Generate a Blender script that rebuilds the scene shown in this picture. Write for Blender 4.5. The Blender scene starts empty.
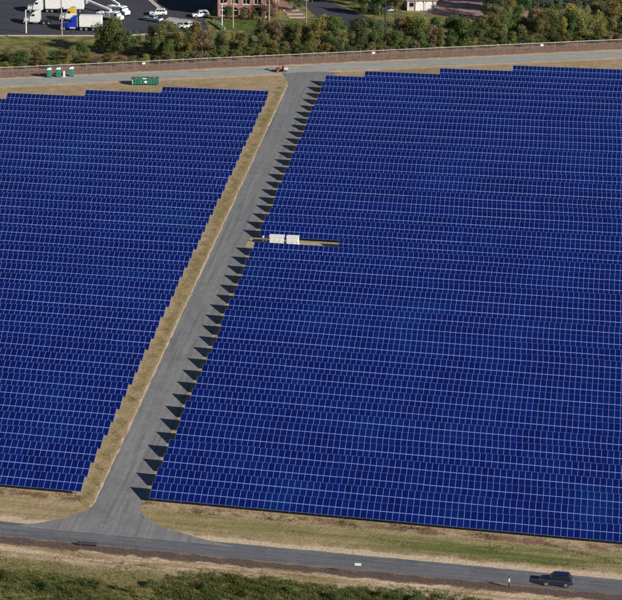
import bpy, bmesh, math, random
from mathutils import Vector, Matrix
R = math.radians
rnd = random.Random(7)
scene = bpy.context.scene
COL = scene.collection

# ------------------------------------------------------------------ camera
DEP, YAW, ROLL, DIST = R(20), R(6.08), 0.012, 487.0
fwd = Vector((-math.sin(YAW)*math.cos(DEP), math.cos(YAW)*math.cos(DEP), -math.sin(DEP)))
r0 = Vector((math.cos(YAW), math.sin(YAW), 0)); u0 = r0.cross(fwd)
rgt = r0*math.cos(ROLL) + u0*math.sin(ROLL); upv = u0*math.cos(ROLL) - r0*math.sin(ROLL)
cam = bpy.data.cameras.new('camera'); camo = bpy.data.objects.new('camera', cam); COL.objects.link(camo)
cam.sensor_fit = 'HORIZONTAL'; cam.sensor_width = 36.0; cam.lens = 36.0*2555/622
cam.clip_start = 1.0; cam.clip_end = 6000
cp = -fwd*DIST
camo.matrix_world = Matrix(((rgt.x, upv.x, -fwd.x, cp.x), (rgt.y, upv.y, -fwd.y, cp.y), (rgt.z, upv.z, -fwd.z, cp.z), (0, 0, 0, 1)))
scene.camera = camo

# ------------------------------------------------------------------ light
SUN_EL, SH = R(23.5), R(23)                      # shadows fall to -X, turned 23 deg towards +Y
world = bpy.data.worlds.new('World'); scene.world = world; world.use_nodes = True
wn = world.node_tree; bg = wn.nodes['Background']
sky = wn.nodes.new('ShaderNodeTexSky'); sky.sky_type = 'NISHITA'; sky.sun_disc = False
sky.sun_elevation = SUN_EL; sky.sun_rotation = math.atan2(math.cos(SH), -math.sin(SH))
sky.air_density = .75; sky.dust_density = .2; sky.ozone_density = 2.0
wn.links.new(sky.outputs[0], bg.inputs[0]); bg.inputs[1].default_value = 0.05
sun = bpy.data.lights.new('sun', 'SUN'); sun.energy = 5.0; sun.angle = R(0.5); sun.color = (1, .93, .82)
suno = bpy.data.objects.new('sun', sun); COL.objects.link(suno)
ld = Vector((-math.cos(SH)*math.cos(SUN_EL), math.sin(SH)*math.cos(SUN_EL), -math.sin(SUN_EL)))
suno.rotation_euler = ld.to_track_quat('-Z', 'Y').to_euler(); suno.location = (200, -100, 150)
vs = scene.view_settings; vs.view_transform = 'Standard'; vs.look = 'None'; vs.gamma = 1; vs.use_curve_mapping = False
vs.exposure = 0.42

# ------------------------------------------------------------------ terrain function
def slope_at(y):
    t = min(1, max(0, (y+130)/275.0)); return .0405*(1 - t*t*(3-2*t))
def zt(x, y): return -slope_at(y)*max(-160, min(160, x))
FS = .3443
def fence_y(x): return 183.74 + FS*x

# ------------------------------------------------------------------ material helpers
class NT:
    def __init__(s, name):
        s.m = bpy.data.materials.new(name); s.m.use_nodes = True; s.t = s.m.node_tree
        s.b = s.t.nodes['Principled BSDF']; s.out = s.t.nodes['Material Output']
    def n(s, typ, **kw):
        nd = s.t.nodes.new(typ)
        for k, v in kw.items(): setattr(nd, k, v)
        return nd
    def l(s, a, b): s.t.links.new(a, b)
    def pin(s, sock, v):
        if hasattr(v, 'links') or isinstance(v, bpy.types.NodeSocket): s.l(v, sock)
        else: sock.default_value = v
    def math(s, op, a, b=0.0, c=None):
        nd = s.n('ShaderNodeMath', operation=op); s.pin(nd.inputs[0], a); s.pin(nd.inputs[1], b)
        if c is not None: s.pin(nd.inputs[2], c)
        return nd.outputs[0]
    def step(s, v, a, b):
        nd = s.n('ShaderNodeMapRange', interpolation_type='SMOOTHSTEP')
        s.pin(nd.inputs[0], v); nd.inputs[1].default_value = a; nd.inputs[2].default_value = b
        return nd.outputs[0]
    def band(s, v, a, b, w): return s.math('MULTIPLY', s.step(v, a-w, a+w), s.math('SUBTRACT', 1.0, s.step(v, b-w, b+w)))
    def mix(s, f, a, b):
        nd = s.n('ShaderNodeMix', data_type='RGBA'); s.pin(nd.inputs[0], f)
        for sk, v in ((nd.inputs[6], a), (nd.inputs[7], b)):
            if isinstance(v, tuple): sk.default_value = (*v[:3], 1)
            else: s.l(v, sk)
        return nd.outputs[2]
    def noise(s, vec, scale, detail=4.0, rough=.55):
        nd = s.n('ShaderNodeTexNoise'); nd.inputs['Scale'].default_value = scale
        nd.inputs['Detail'].default_value = detail; nd.inputs['Roughness'].default_value = rough
        if vec is not None: s.l(vec, nd.inputs['Vector'])
        return nd.outputs[0]
    def scaled(s, vec, sc):
        nd = s.n('ShaderNodeVectorMath', operation='MULTIPLY'); s.l(vec, nd.inputs[0]); nd.inputs[1].default_value = sc
        return nd.outputs[0]
    def pos(s): return s.n('ShaderNodeNewGeometry').outputs['Position']
    def bump(s, h, strength=.4, dist=.05):
        nd = s.n('ShaderNodeBump'); nd.inputs['Strength'].default_value = strength; nd.inputs['Distance'].default_value = dist
        s.l(h, nd.inputs['Height']); s.l(nd.outputs[0], s.b.inputs['Normal'])

MATS = {}
def mat(name, col, rough=.6, var=.12, scale=3.0, metal=0.0, spec=.4):
    if name in MATS: return MATS[name]
    k = NT(name); p = k.n('ShaderNodeTexCoord').outputs['Object']
    f = k.noise(p, scale)
    k.l(k.mix(k.step(f, .3, .7), tuple(c*(1-var) for c in col), tuple(min(1, c*(1+var)) for c in col)), k.b.inputs['Base Color'])
    k.b.inputs['Roughness'].default_value = rough; k.b.inputs['Metallic'].default_value = metal
    k.b.inputs['Specular IOR Level'].default_value = spec
    MATS[name] = k.m; return k.m

# ------------------------------------------------------------------ mesh helpers
class MB:
    def __init__(s): s.v = []; s.f = []; s.mi = []
    def add(s, vs, fs, mi=0):
        o = len(s.v); s.v += [tuple(v) for v in vs]; s.f += [tuple(i+o for i in f) for f in fs]; s.mi += [mi]*len(fs); return s
    def box(s, x0, x1, y0, y1, z0, z1, mi=0, M=None):
        vs = [Vector((x, y, z)) for z in (z0, z1) for y in (y0, y1) for x in (x0, x1)]
        if M is not None: vs = [M @ v for v in vs]
        return s.add(vs, [(0, 2, 3, 1), (4, 5, 7, 6), (0, 1, 5, 4), (2, 6, 7, 3), (0, 4, 6, 2), (1, 3, 7, 5)], mi)
    def tube(s, pts, rs, n=8, mi=0, cap=True):
        pts = [Vector(p) for p in pts]
        if not isinstance(rs, (list, tuple)): rs = [rs]*len(pts)
        vs = []; fs = []
        for i, p in enumerate(pts):
            d = (pts[min(i+1, len(pts)-1)] - pts[max(i-1, 0)]).normalized()
            a = d.cross(Vector((0, 0, 1)) if abs(d.z) < .9 else Vector((1, 0, 0))).normalized(); b = d.cross(a)
            vs += [p + (a*math.cos(6.2832*j/n) + b*math.sin(6.2832*j/n))*rs[i] for j in range(n)]
        for i in range(len(pts)-1):
            for j in range(n): k = (j+1) % n; fs.append((i*n+j, i*n+k, (i+1)*n+k, (i+1)*n+j))
        if cap: fs += [tuple(range(n))[::-1], tuple(range((len(pts)-1)*n, len(pts)*n))]
        return s.add(vs, fs, mi)
    def loft(s, rings, mi=0):
        n = len(rings[0]); vs = [v for r in rings for v in r]; fs = []
        for i in range(len(rings)-1):
            for j in range(n): k = (j+1) % n; fs.append((i*n+j, i*n+k, (i+1)*n+k, (i+1)*n+j))
        fs += [tuple(range(n))[::-1], tuple(range((len(rings)-1)*n, len(rings)*n))]
        return s.add(vs, fs, mi)
    def panel(s, a, b, c, d, u0, u1, v0, v1, off=.01, th=.02, mi=0):
        """a slab on the quad a-b-c-d (counter-clockwise seen from outside), covering u0..u1, v0..v1, proud by off"""
        a, b, c, d = map(Vector, (a, b, c, d)); nrm = (b-a).cross(d-a).normalized()
        P = lambda u, v: (a*(1-u)+b*u)*(1-v) + (d*(1-u)+c*u)*v
        q = [P(u0, v0), P(u1, v0), P(u1, v1), P(u0, v1)]
        return s.add([p + nrm*(off-th) for p in q] + [p + nrm*off for p in q],
                     [(3, 2, 1, 0), (4, 5, 6, 7), (0, 1, 5, 4), (1, 2, 6, 5), (2, 3, 7, 6), (3, 0, 4, 7)], mi)
    def mesh(s, name, mats, smooth=False):
        me = bpy.data.meshes.new(name); me.from_pydata(s.v, [], s.f)
        for m in (mats if isinstance(mats, (list, tuple)) else [mats]): me.materials.append(m)
        if any(s.mi): me.polygons.foreach_set('material_index', s.mi)
        if smooth: me.polygons.foreach_set('use_smooth', [True]*len(s.f))
        me.update(); return me
    def build(s, name, mats, parent=None, smooth=False, bevel=0):
        o = link(name, s.mesh(name, mats, smooth), parent)
        if bevel:
            b = o.modifiers.new('bevel', 'BEVEL'); b.width = bevel; b.segments = 2; b.limit_method = 'ANGLE'
        return o
def link(name, me, parent=None, loc=None, rot=None):
    o = bpy.data.objects.new(name, me); COL.objects.link(o)
    if parent: o.parent = parent
    if loc: o.location = loc
    if rot: o.rotation_euler = rot
    return o
def tag(o, label=None, cat=None, group=None, kind=None):
    if label: o['label'] = label
    if cat: o['category'] = cat
    if group: o['group'] = group
    if kind: o['kind'] = kind
    return o
def thing(name, label, cat, loc=(0, 0, 0), rz=0, group=None, ry=0):
    o = link(name, None, None, loc, (0, ry, rz)); o.empty_display_size = .5
    return tag(o, label, cat, group)
def ground_loc(x, y, dz=0): return (x, y, zt(x, y)+dz)
def copy_tree(o, parent=None):
    c = o.copy(); COL.objects.link(c); c.parent = parent
    for ch in o.children: copy_tree(ch, c)
    return c
def ordinal(n):
    return '%d%s' % (n, 'th' if 10 <= n % 100 <= 20 else {1: 'st', 2: 'nd', 3: 'rd'}.get(n % 10, 'th'))

# ------------------------------------------------------------------ ground
def ground_material():
    k = NT('ground_soil_and_grass'); P = k.pos()
    sx = k.n('ShaderNodeSeparateXYZ'); k.l(P, sx.inputs[0]); X, Y = sx.outputs[0], sx.outputs[1]
    big = k.noise(P, .045, 5); mid = k.noise(P, .35, 5, .6); fine = k.noise(P, 2.2, 4, .7)
    stre = k.noise(k.scaled(P, (.05, .55, .3)), 1.0, 5, .65)
    wob = k.math('MULTIPLY', k.math('SUBTRACT', mid, .5), 3.2)
    Yw = k.math('ADD', Y, wob); Xw = k.math('ADD', X, k.math('MULTIPLY', wob, .45))
    tan, pale, olive = (.40, .30, .195), (.54, .43, .31), (.20, .17, .075)
    green, brown, dark = (.07, .105, .025), (.185, .115, .075), (.06, .045, .038)
    c = k.mix(k.step(mid, .35, .65), tan, (.31, .235, .135))
    c = k.mix(k.math('MULTIPLY', k.step(big, .5, .68), .6), c, olive)
    # verge between front panel rows and the asphalt
    vg = k.band(Yw, -105.6, -99.2, .9)
    vcol = k.mix(k.step(stre, .36, .62), k.mix(k.step(X, -30, -8), (.37, .285, .17), (.30, .245, .13)), k.mix(k.step(X, 0, 45), k.mix(k.step(X, -22, 2), (.27, .20, .11), olive), (.10, .125, .035)))
    c = k.mix(vg, c, vcol)
    c = k.mix(k.math('MULTIPLY', k.band(Yw, -98.6, -96.6, .5), k.step(mid, .42, .6)), c, brown)
    c = k.mix(k.math('MULTIPLY', k.band(Yw, -108.8, -106.6, .5), .8), c, pale)
    # strip beside the central road
    st = k.math('MULTIPLY', k.band(Xw, -25.0, -23.5, .45), k.math('SUBTRACT', 1.0, k.step(Y, 150, 156)))
    c = k.mix(st, c, k.mix(k.math('MULTIPLY', k.step(mid, .42, .62), .75), (.34, .255, .145), olive))
    c = k.mix(k.math('MULTIPLY', k.band(Xw, -23.1, -22.5, .15), k.step(Y, -103, -98)), c, pale)
    # south of the asphalt: dark gravelly foot of the fence with its shadow painted in, bare sand, then weeds
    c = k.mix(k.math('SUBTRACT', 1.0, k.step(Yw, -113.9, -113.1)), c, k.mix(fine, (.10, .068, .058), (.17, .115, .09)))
    sand = k.math('SUBTRACT', 1.0, k.step(Yw, -116.3, -115.5))
    c = k.mix(sand, c, k.mix(k.step(stre, .38, .64), pale, (.27, .19, .10)))
    weed = k.math('SUBTRACT', 1.0, k.step(k.math('ADD', Yw, k.math('MULTIPLY', k.math('SUBTRACT', big, .5), 9.0)), -121.5, -117.2))
    c = k.mix(weed, c, k.mix(k.step(fine, .35, .65), (.12, .115, .045), (.24, .20, .09)))
    # far side: q is the distance beyond the far fence
    q = k.math('MULTIPLY', k.math('SUBTRACT', Y, k.math('MULTIPLY_ADD', X, FS, 183.74)), .9455)
    qw = k.math('ADD', q, wob)
    c = k.mix(k.step(qw, -12, -9.5), c, k.mix(k.step(stre, .4, .62), (.54, .41, .30), (.45, .35, .235)))
    c = k.mix(k.step(qw, -2.2, -.8), c, k.mix(k.step(fine, .3, .7), (.19, .11, .085), (.29, .19, .135)))
    c = k.mix(k.step(qw, 5.5, 8.5), c, k.mix(k.step(mid, .38, .62), (.10, .075, .04), (.24, .15, .07)))
    c = k.mix(k.step(qw, 18.5, 20.5), c, k.mix(k.step(mid, .35, .65), (.10, .12, .035), (.24, .205, .085)))
    # grain
    hv = k.n('ShaderNodeHueSaturation'); k.l(c, hv.inputs['Color'])
    k.l(k.math('ADD', .62, k.math('MULTIPLY', k.math('ADD', fine, k.math('MULTIPLY', mid, .5)), .5)), hv.inputs['Value'])
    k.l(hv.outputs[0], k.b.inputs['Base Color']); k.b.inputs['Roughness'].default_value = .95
    k.b.inputs['Specular IOR Level'].default_value = .1
    k.bump(k.math('ADD', fine, k.math('MULTIPLY', mid, 2.0)), .5, .25)
    return k.m
M_GROUND = ground_material()

def road_material(name, a, b, track, axis, lanes, rough=.9):
    k = NT(name); P = k.pos(); mid = k.noise(P, .5, 5, .6); fine = k.noise(P, 6, 3, .7)
    sc = (.9, .03, .3) if axis == 'Y' else (.03, .9, .3)
    st = k.noise(k.scaled(P, sc), 1.6, 4, .6)
    c = k.mix(k.step(mid, .3, .7), a, b)
    c = k.mix(k.math('MULTIPLY', k.step(st, .5, .62), .55), c, track)
    c = k.mix(k.math('MULTIPLY', k.math("SUBTRACT", 1.0, k.step(st, .36, .46)), .55), c, tuple(q*.68 for q in a))
    blot = k.noise(P, .16, 5, .65); c = k.mix(k.math('MULTIPLY', k.step(blot, .52, .66), .4), c, tuple(q*.75 for q in a))
    stone = k.noise(P, 3.2, 2, .5); c = k.mix(k.step(stone, .66, .72), c, tuple(min(1, q*1.6) for q in track))
    hv = k.n('ShaderNodeHueSaturation'); k.l(c, hv.inputs['Color'])
    k.l(k.math('ADD', .78, k.math('MULTIPLY', fine, .44)), hv.inputs['Value'])
    k.l(hv.outputs[0], k.b.inputs['Base Color']); k.b.inputs['Roughness'].default_value = rough
    k.b.inputs['Specular IOR Level'].default_value = .2
    k.bump(fine, .4, .04); return k.m
M_ACCESS = road_material('gravel_access_road', (.17, .17, .178), (.20, .20, .207), (.235, .233, .235), 'Y', 2)
M_ASPHALT = road_material('worn_asphalt', (.105, .112, .13), (.128, .135, .155), (.175, .178, .19), 'X', 2)
M_FARROAD = road_material('pale_gravel', (.29, .295, .28), (.33, .335, .31), (.38, .38, .35), 'X', 2)
M_LOT = road_material('dark_asphalt_lot', (.045, .046, .062), (.056, .057, .074), (.075, .075, .09), 'X', 2)
M_CONC = mat('concrete_paving', (.46, .41, .37), .85, .15, 1.5)
M_LAWN = mat('mown_grass', (.085, .125, .032), .95, .3, .6, spec=.1)

def axis_vals(segs):
    out = []
    for a, b, st in segs:
        n = max(1, round((b-a)/st)); out += [a + (b-a)*i/n for i in range(n)]
    return out + [segs[-1][1]]
def build_ground():
    xs = axis_vals([(-3000, -600, 400), (-600, -160, 55), (-160, 160, 5), (160, 600, 55), (600, 3000, 400)])
    ys = axis_vals([(-1500, -400, 275), (-400, -150, 25), (-150, 290, 2.5), (290, 500, 30), (500, 4000, 500)])
    nx = len(xs); v = [(x, y, zt(x, y)) for y in ys for x in xs]
    f = [(j*nx+i, j*nx+i+1, (j+1)*nx+i+1, (j+1)*nx+i) for j in range(len(ys)-1) for i in range(nx-1)]
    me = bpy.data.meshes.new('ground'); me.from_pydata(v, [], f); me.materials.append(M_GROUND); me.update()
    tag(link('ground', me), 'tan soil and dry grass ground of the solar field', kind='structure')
build_ground()

def strip(name, stations, m, lift, label, cross=5):
    """a sheet made of cross sections: each station is (left point, right point)"""
    v = []; f = []; n = cross+1
    for (a, b) in stations:
        for i in range(n):
            t = i/cross; x = a[0]+(b[0]-a[0])*t; y = a[1]+(b[1]-a[1])*t
            v.append((x, y, zt(x, y)+lift))
    for j in range(len(stations)-1):
        for i in range(cross): f.append((j*n+i, j*n+i+1, (j+1)*n+i+1, (j+1)*n+i))
    me = bpy.data.meshes.new(name); me.from_pydata(v, [], f); me.materials.append(m); me.update()
    return tag(link(name, me), label, kind='structure')
jr = random.Random(3)
def wob(a=.14): return (jr.random()-.5)*2*a
# asphalt road in front
strip('asphalt_road', [((x, -113.4+wob(.12)), (x, -108.35+wob(.1))) for x in axis_vals([(-220, -60, 5), (-60, 80, 1.2), (80, 220, 5)])],
      M_ASPHALT, .010, 'grey asphalt road running along the front of the field')
# central access road with flares at both ends
sts = []
for y in axis_vals([(-109.6, -96, .5), (-96, 150, 2.0), (150, 168, .6)]):
    fl = max(0, (-97.5-y)/11.0); fr = fl
    ft = max(0, (y-152)/13.0)
    l = -22.75 - 8.5*fl**2.3 - 3.0*ft**2 + wob(.1); r = -15.7 + 13.0*fr**2.6 + 3.0*ft**2 + wob(.12)
    sts.append(((l, y), (r, y)))
strip('access_road', sts, M_ACCESS, .022, 'grey gravel road between the two halves of the solar field', 10)
# perimeter road along the far fence
strip('perimeter_road', [((x+1.9, fence_y(x)-9.3+wob(.25)), (x, fence_y(x)-3.0+wob(.2))) for x in axis_vals([(-260, -120, 6), (-120, 80, 1.5), (80, 260, 6)])],
      M_FARROAD, .034, 'pale gravel road curving past the back of the field')

# ------------------------------------------------------------------ solar rows
TILT = R(22); MODL, MODW, Z0 = 1.75, .985, .68
CT, ST = math.cos(TILT), math.sin(TILT)
def cell_material(name, src):
    k = NT(name); P = k.pos()
    if src == 'object': r = k.n('ShaderNodeObjectInfo').outputs['Random']
    else:
        at = k.n('ShaderNodeAttribute', attribute_name='tint'); r = at.outputs['Fac']
    big = k.noise(k.scaled(P, (1, .6, 1)), .07, 4, .6)
    v = k.math('ADD', k.math('MULTIPLY', r, .45), k.math('MULTIPLY', big, .75))
    c = k.mix(k.step(v, .2, 1.0), (.0020, .0064, .082), (.0030, .0115, .126))
    c = k.mix(k.math('MULTIPLY', k.step(big, .55, .72), .55), c, (.0025, .022, .125))
    k.l(c, k.b.inputs['Base Color']); k.b.inputs['Roughness'].default_value = .16
    k.b.inputs['Specular IOR Level'].default_value = .5
    return k.m
M_CELL_O = cell_material('blue_silicon_cells', 'object'); M_CELL_A = cell_material('blue_silicon_cells_array', 'attr')
M_FRAME = mat('anodised_panel_frame', (.18, .265, .585), .45, .05, 1.0, 0.0, .4)
M_STEEL = mat('galvanised_steel', (.42, .43, .45), .5, .1, 2.0, .3)
M_POST = mat('dull_steel_post', (.30, .30, .31), .6, .15, 2.0, .2)
FR, FX = .022, .024
# one module: local x 0..MODW, y 0..MODL (up the slope), top at z=0
MOD_V = [(0, 0, -.04), (MODW, 0, -.04), (MODW, MODL, -.04), (0, MODL, -.04), (0, 0, 0), (MODW, 0, 0), (MODW, MODL, 0), (0, MODL, 0),
         (FX, FR, 0), (MODW-FX, FR, 0), (MODW-FX, MODL-FR, 0), (FX, MODL-FR, 0),
         (FX, FR, -.006), (MODW-FX, FR, -.006), (MODW-FX, MODL-FR, -.006), (FX, MODL-FR, -.006)]
MOD_F = [(3, 2, 1, 0), (0, 1, 5, 4), (1, 2, 6, 5), (2, 3, 7, 6), (3, 0, 4, 7), (4, 5, 9, 8), (5, 6, 10, 9), (6, 7, 11, 10), (7, 4, 8, 11),
         (8, 9, 13, 12), (9, 10, 14, 13), (10, 11, 15, 14), (11, 8, 12, 15), (12, 13, 14, 15)]
MOD_MI = [0]*13 + [1]
def module_mesh(cm):
    me = bpy.data.meshes.new('solar_panel'); me.from_pydata(MOD_V, [], MOD_F)
    me.materials.append(M_FRAME); me.materials.append(cm); me.polygons.foreach_set('material_index', MOD_MI); me.update(); return me
ME_MOD = module_mesh(M_CELL_O)
def simple_mesh(name, m, fn):
    b = MB(); fn(b); return b.mesh(name, m)
ME_POST_F = simple_mesh('post', M_POST, lambda b: b.box(-.06, .06, -.05, .05, -.4, Z0+.8*ST-.16))
ME_POST_R = simple_mesh('post', M_POST, lambda b: b.box(-.06, .06, -.05, .05, -.4, Z0+2.8*ST-.16))
ME_RAFTER = simple_mesh('rafter', M_STEEL, lambda b: b.box(-.035, .035, .1, 3.45, -.16, -.08))
INDIV_ROWS = 13
def solar_row(x0, y0, ncol, k, label, group, rs):
    s = slope_at(y0); root = thing('solar_panel_row', label, 'solar panels', (x0, y0, zt(x0, y0)), 0, group, ry=math.atan(s))
    TB = 14                                    # modules per table
    V = []; F = []; MI = []; tint = []
    dz = 0; dt = 0; ttint = .5
    for c in range(ncol):
        if c % TB == 0: dz = rs.uniform(-.035, .035); dt = rs.uniform(-.006, .006); ttint = rs.random()
        ct, st = math.cos(TILT+dt), math.sin(TILT+dt)
        x = c*1.0 + .0075
        for r in range(2):
            sl = r*(MODL+.07); yy = sl*ct; zz = Z0+dz+sl*st
            if k < INDIV_ROWS:
                link('solar_panel', ME_MOD, root, (x, yy, zz), (TILT+dt, 0, 0))
            else:
                o = len(V)
                V += [(x+a, yy+b*ct-c2*st, zz+b*st+c2*ct) for a, b, c2 in MOD_V]
                F += [tuple(i+o for i in f) for f in MOD_F]; MI += MOD_MI
                tv = .55*rs.random() + .45*ttint; tint += [tv]*len(MOD_F)
    if V:
        me = bpy.data.meshes.new('panel_array'); me.from_pydata(V, [], F); me.materials.append(M_FRAME); me.materials.append(M_CELL_A)
        me.polygons.foreach_set('material_index', MI)
        a = me.attributes.new('tint', 'FLOAT', 'FACE'); a.data.foreach_set('value', tint); me.update()
        tag(link('panel_array', me, root), kind='stuff')
    b = MB()
    for sl in (.5, 1.35, 2.25, 3.1):            # purlins run the length of the row
        yy, zz = sl*CT, Z0+sl*ST
        pb = MB().box(0, ncol, yy-.03, yy+.03, zz-.13, zz-.075).build('purlin', M_STEEL, root)
    yy, zz = (MODL+.035)*CT, Z0+(MODL+.035)*ST
    MB().box(0, ncol, -.05, .05, -.012, .012, M=Matrix.Translation((0, yy, zz+.004)) @ Matrix.Rotation(TILT, 4, 'X')).build('mid_rail', M_FRAME, root)
    n = max(2, round(ncol/4.2)); pad = .7
    for i in range(n):
        px = pad + (ncol-2*pad)*i/(n-1)
        link('rafter', ME_RAFTER, root, (px, 0, Z0), (TILT, 0, 0))
        if k < 3 or i in (0, 1, n-1) or i % 3 == 0:
            link('post', ME_POST_F, root, (px, .8*CT, 0)); link('post', ME_POST_R, root, (px, 2.8*CT, 0))
    return root
GR = 'solar panel rows right of the access road'; GL = 'solar panel rows left of the access road'
rr = random.Random(11)
NR = 48
for k in range(NR):
    y = -96.7 + 5.69*k
    xs = {22: 2.2, 45: -4.4, 46: 14.0, 47: 32.1}.get(k, -14.7 + .9*k/44 + rr.uniform(-.22, .22))
    xe = 68 + rr.uniform(-1, 1)
    if k == 0: lab = 'front-most row of blue solar panels right of the gravel access road, beside the asphalt road'
    elif k == 22: lab = 'shortened row of blue solar panels ending beside the two white inverter cabinets'
    elif k == 47: lab = 'rear-most short row of blue solar panels right of the access road, nearest the far fence'
    else: lab = 'row of blue solar panels right of the gravel access road, %s from the front' % ordinal(k+1)
    solar_row(xs, y, int(xe-xs), k, lab, GR, rr)
for k in range(42):
    y = -96.6 + 5.70*k
    xr = -25.5 - .35*k/41 + rr.uniform(-.12, .12)
    vis = -37.5 - (y+97)*(58.0/245.0)           # where the picture's left edge cuts the row
    xs = {39: -88.3, 40: -70.6, 41: -52.7}.get(k, vis-9)
    n = int(xr-xs)
    if k == 0: lab = 'front-most row of blue solar panels left of the gravel access road'
    elif k == 41: lab = 'rear-most row of blue solar panels left of the access road, before the green dumpster'
    else: lab = 'row of blue solar panels left of the gravel access road, %s from the front' % ordinal(k+1)
    solar_row(xr-n, y, n, k, lab, GL, rr)

# ------------------------------------------------------------------ inverter station in the gap
M_WHITE = mat('white_painted_steel', (.80, .80, .79), .45, .05, 2.0)
M_GREYM = mat('grey_metal', (.45, .46, .47), .5, .1, 2.0)
M_BLACK = mat('black_plastic', (.015, .015, .017), .5, .1, 3.0)
def cabinet(label, x, y, w, d, h, doors):
    t = thing('inverter_cabinet', label, 'cabinet', ground_loc(x, y), 0, 'white inverter cabinets in the gap between panel rows')
    MB().box(-w/2-.1, w/2+.1, -.1, d+.1, -.25, .18).build('plinth', M_CONC, t)
    MB().box(-w/2, w/2, 0, d, .18, h).build('housing', M_WHITE, t, bevel=.03)
    MB().box(-w/2-.08, w/2+.08, -.08, d+.08, h, h+.09).build('roof', M_WHITE, t, bevel=.02)
    for i in range(doors):
        a = -w/2 + w*i/doors + .05; b = -w/2 + w*(i+1)/doors - .05
        dd = MB().box(a, b, -.035, .004, .28, h-.12).build('door', M_WHITE, t, bevel=.01)
        MB().box(b-.12, b-.08, -.075, -.03, h*.45, h*.45+.2).build('handle', M_BLACK, dd)
        v = MB()
        for q in range(6): v.box(a+.12, b-.12, -.05, -.033, h-.75+q*.09, h-.70+q*.09)
        v.build('vent', M_WHITE, dd)
    return t
cabinet('long white inverter cabinet on a slab in the panel gap, nearer the access road', -10.4, 30.5, 2.9, 1.7, 1.75, 3)
cabinet('shorter white inverter cabinet in the panel gap, farther from the access road', -7.2, 30.5, 2.4, 1.7, 1.8, 2)
for i, (x, h) in enumerate(((-13.2, 1.6), (-12.6, 1.3))):
    t = thing('switch_box', ('small white switch box left of the inverter cabinets, the taller one', 'small white switch box between its taller twin and the inverter cabinets')[i], 'switch box', ground_loc(x, 31.3), 0, 'small boxes at the inverter gap')
    MB().box(-.16, .16, 0, .3, .5, h).build('box', M_WHITE, t, bevel=.02)
    MB().tube([(0, .15, -.2), (0, .15, .5)], .05).build('post', M_POST, t)
gp_ = [((x, 28.3+wob(.1)), (x, 34.0+wob(.1))) for x in axis_vals([(-16.5, 3.0, 1.0)])]
strip('gravel_pad', gp_, mat('tan_gravel_pad', (.36, .28, .18), .95, .2, 1.5), .028, 'tan gravel pad under the inverter cabinets')

# ------------------------------------------------------------------ fences
def wire_material(name, cover, col):
    k = NT(name); tc = k.n('ShaderNodeTexCoord').outputs['Object']
    sp = k.n('ShaderNodeSeparateXYZ'); k.l(tc, sp.inputs[0]); x, z = sp.outputs[0], sp.outputs[2]
    def lines(v):
        f = k.math('FRACT', k.math('MULTIPLY', v, 14.0)); return k.math('LESS_THAN', f, cover)
    m = k.math('MAXIMUM', lines(k.math('ADD', x, z)), lines(k.math('ADD', k.math('SUBTRACT', x, z), 50.0)))
    k.b.inputs['Base Color'].default_value = (*col, 1); k.b.inputs['Roughness'].default_value = .6
    k.l(m, k.b.inputs['Alpha']); return k.m
M_WIRE = wire_material('chain_link_wire', .06, (.26, .23, .23)); M_WIRE2 = wire_material('dull_chain_link_wire', .085, (.10, .09, .10))
M_PIPE2 = mat('dull_pipe', (.15, .145, .15), .6, .1, 2.0)
M_PIPE = mat('galvanised_pipe', (.66, .65, .63), .45, .08, 2.0, .1)
def fence(pts, h, label, barb, mw, mp, pr, rr_):
    p0 = pts[0]; t = thing('chain_link_fence', label, 'fence', (p0[0], p0[1], zt(*p0)))
    L0 = Vector((p0[0], p0[1], zt(*p0)))
    for i, (x, y) in enumerate(pts):
        w = Vector((x, y, zt(x, y))) - L0
        pm = MB().tube([(0, 0, -.3), (0, 0, h)], pr, 6).build('post', mat('weathered_fence_post', (.40, .36, .34), .7, .1, 2.0) if barb else mp, t); pm.location = w
        if barb: MB().tube([(0, 0, h), (0, .18, h+.3)], .025, 5).build('barb_arm', M_PIPE, pm)
        if i < len(pts)-1:
            x2, y2 = pts[i+1]; w2 = Vector((x2, y2, zt(x2, y2))) - L0; d = w2-w; ln = math.hypot(d.x, d.y); az = math.atan2(d.y, d.x)
            me = bpy.data.meshes.new('mesh_panel')
            me.from_pydata([(0, 0, .05), (ln, 0, .05+d.z), (ln, 0, h+d.z), (0, 0, h)], [], [(0, 1, 2, 3)]); me.materials.append(mw); me.update()
            link('mesh_panel', me, t, w, (0, 0, az))
            MB().tube([w+Vector((0, 0, h)), w2+Vector((0, 0, h))], rr_, 6).build('top_rail', mp, t)
    return t
fence([(x, fence_y(x)) for x in axis_vals([(-115, 80, 2.9)])], 2.3, 'chain link fence with pale posts along the far gravel road', True, M_WIRE, M_PIPE, .02, .055)
fence([(x, -115.5) for x in axis_vals([(-52, 75, 3.0)])], 2.3, 'chain link fence along the near edge of the asphalt road', False, M_WIRE2, M_PIPE2, .022, .018)
def fence_sign(x, y, z, az, w, h, label):
    t = thing('fence_sign', label, 'sign', (x, y, zt(x, y)+z), az, 'small white signs on the fences')
    MB().box(-w/2, w/2, -.02, .0, -h/2, h/2).build('plate', M_WHITE, t)
    MB().box(-w*.35, -w*.3, .001, .03, -h*.5, h*.5).box(w*.3, w*.35, .001, .03, -h*.5, h*.5).build('strap', M_GREYM, t)
az = math.atan(FS)
for x, lab in ((-60.5, 'small white sign on the far fence behind the green dumpster'), (-4.0, 'small white sign on the far fence right of the access road'), (38.8, 'small white sign near the right end of the far fence')):
    fence_sign(x, fence_y(x)-.09, 1.75, az, .75, .5, lab)
fence_sign(19.75, -115.6, 2.0, 0, .95, .42, 'white sign on the near fence beside the asphalt road')
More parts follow.
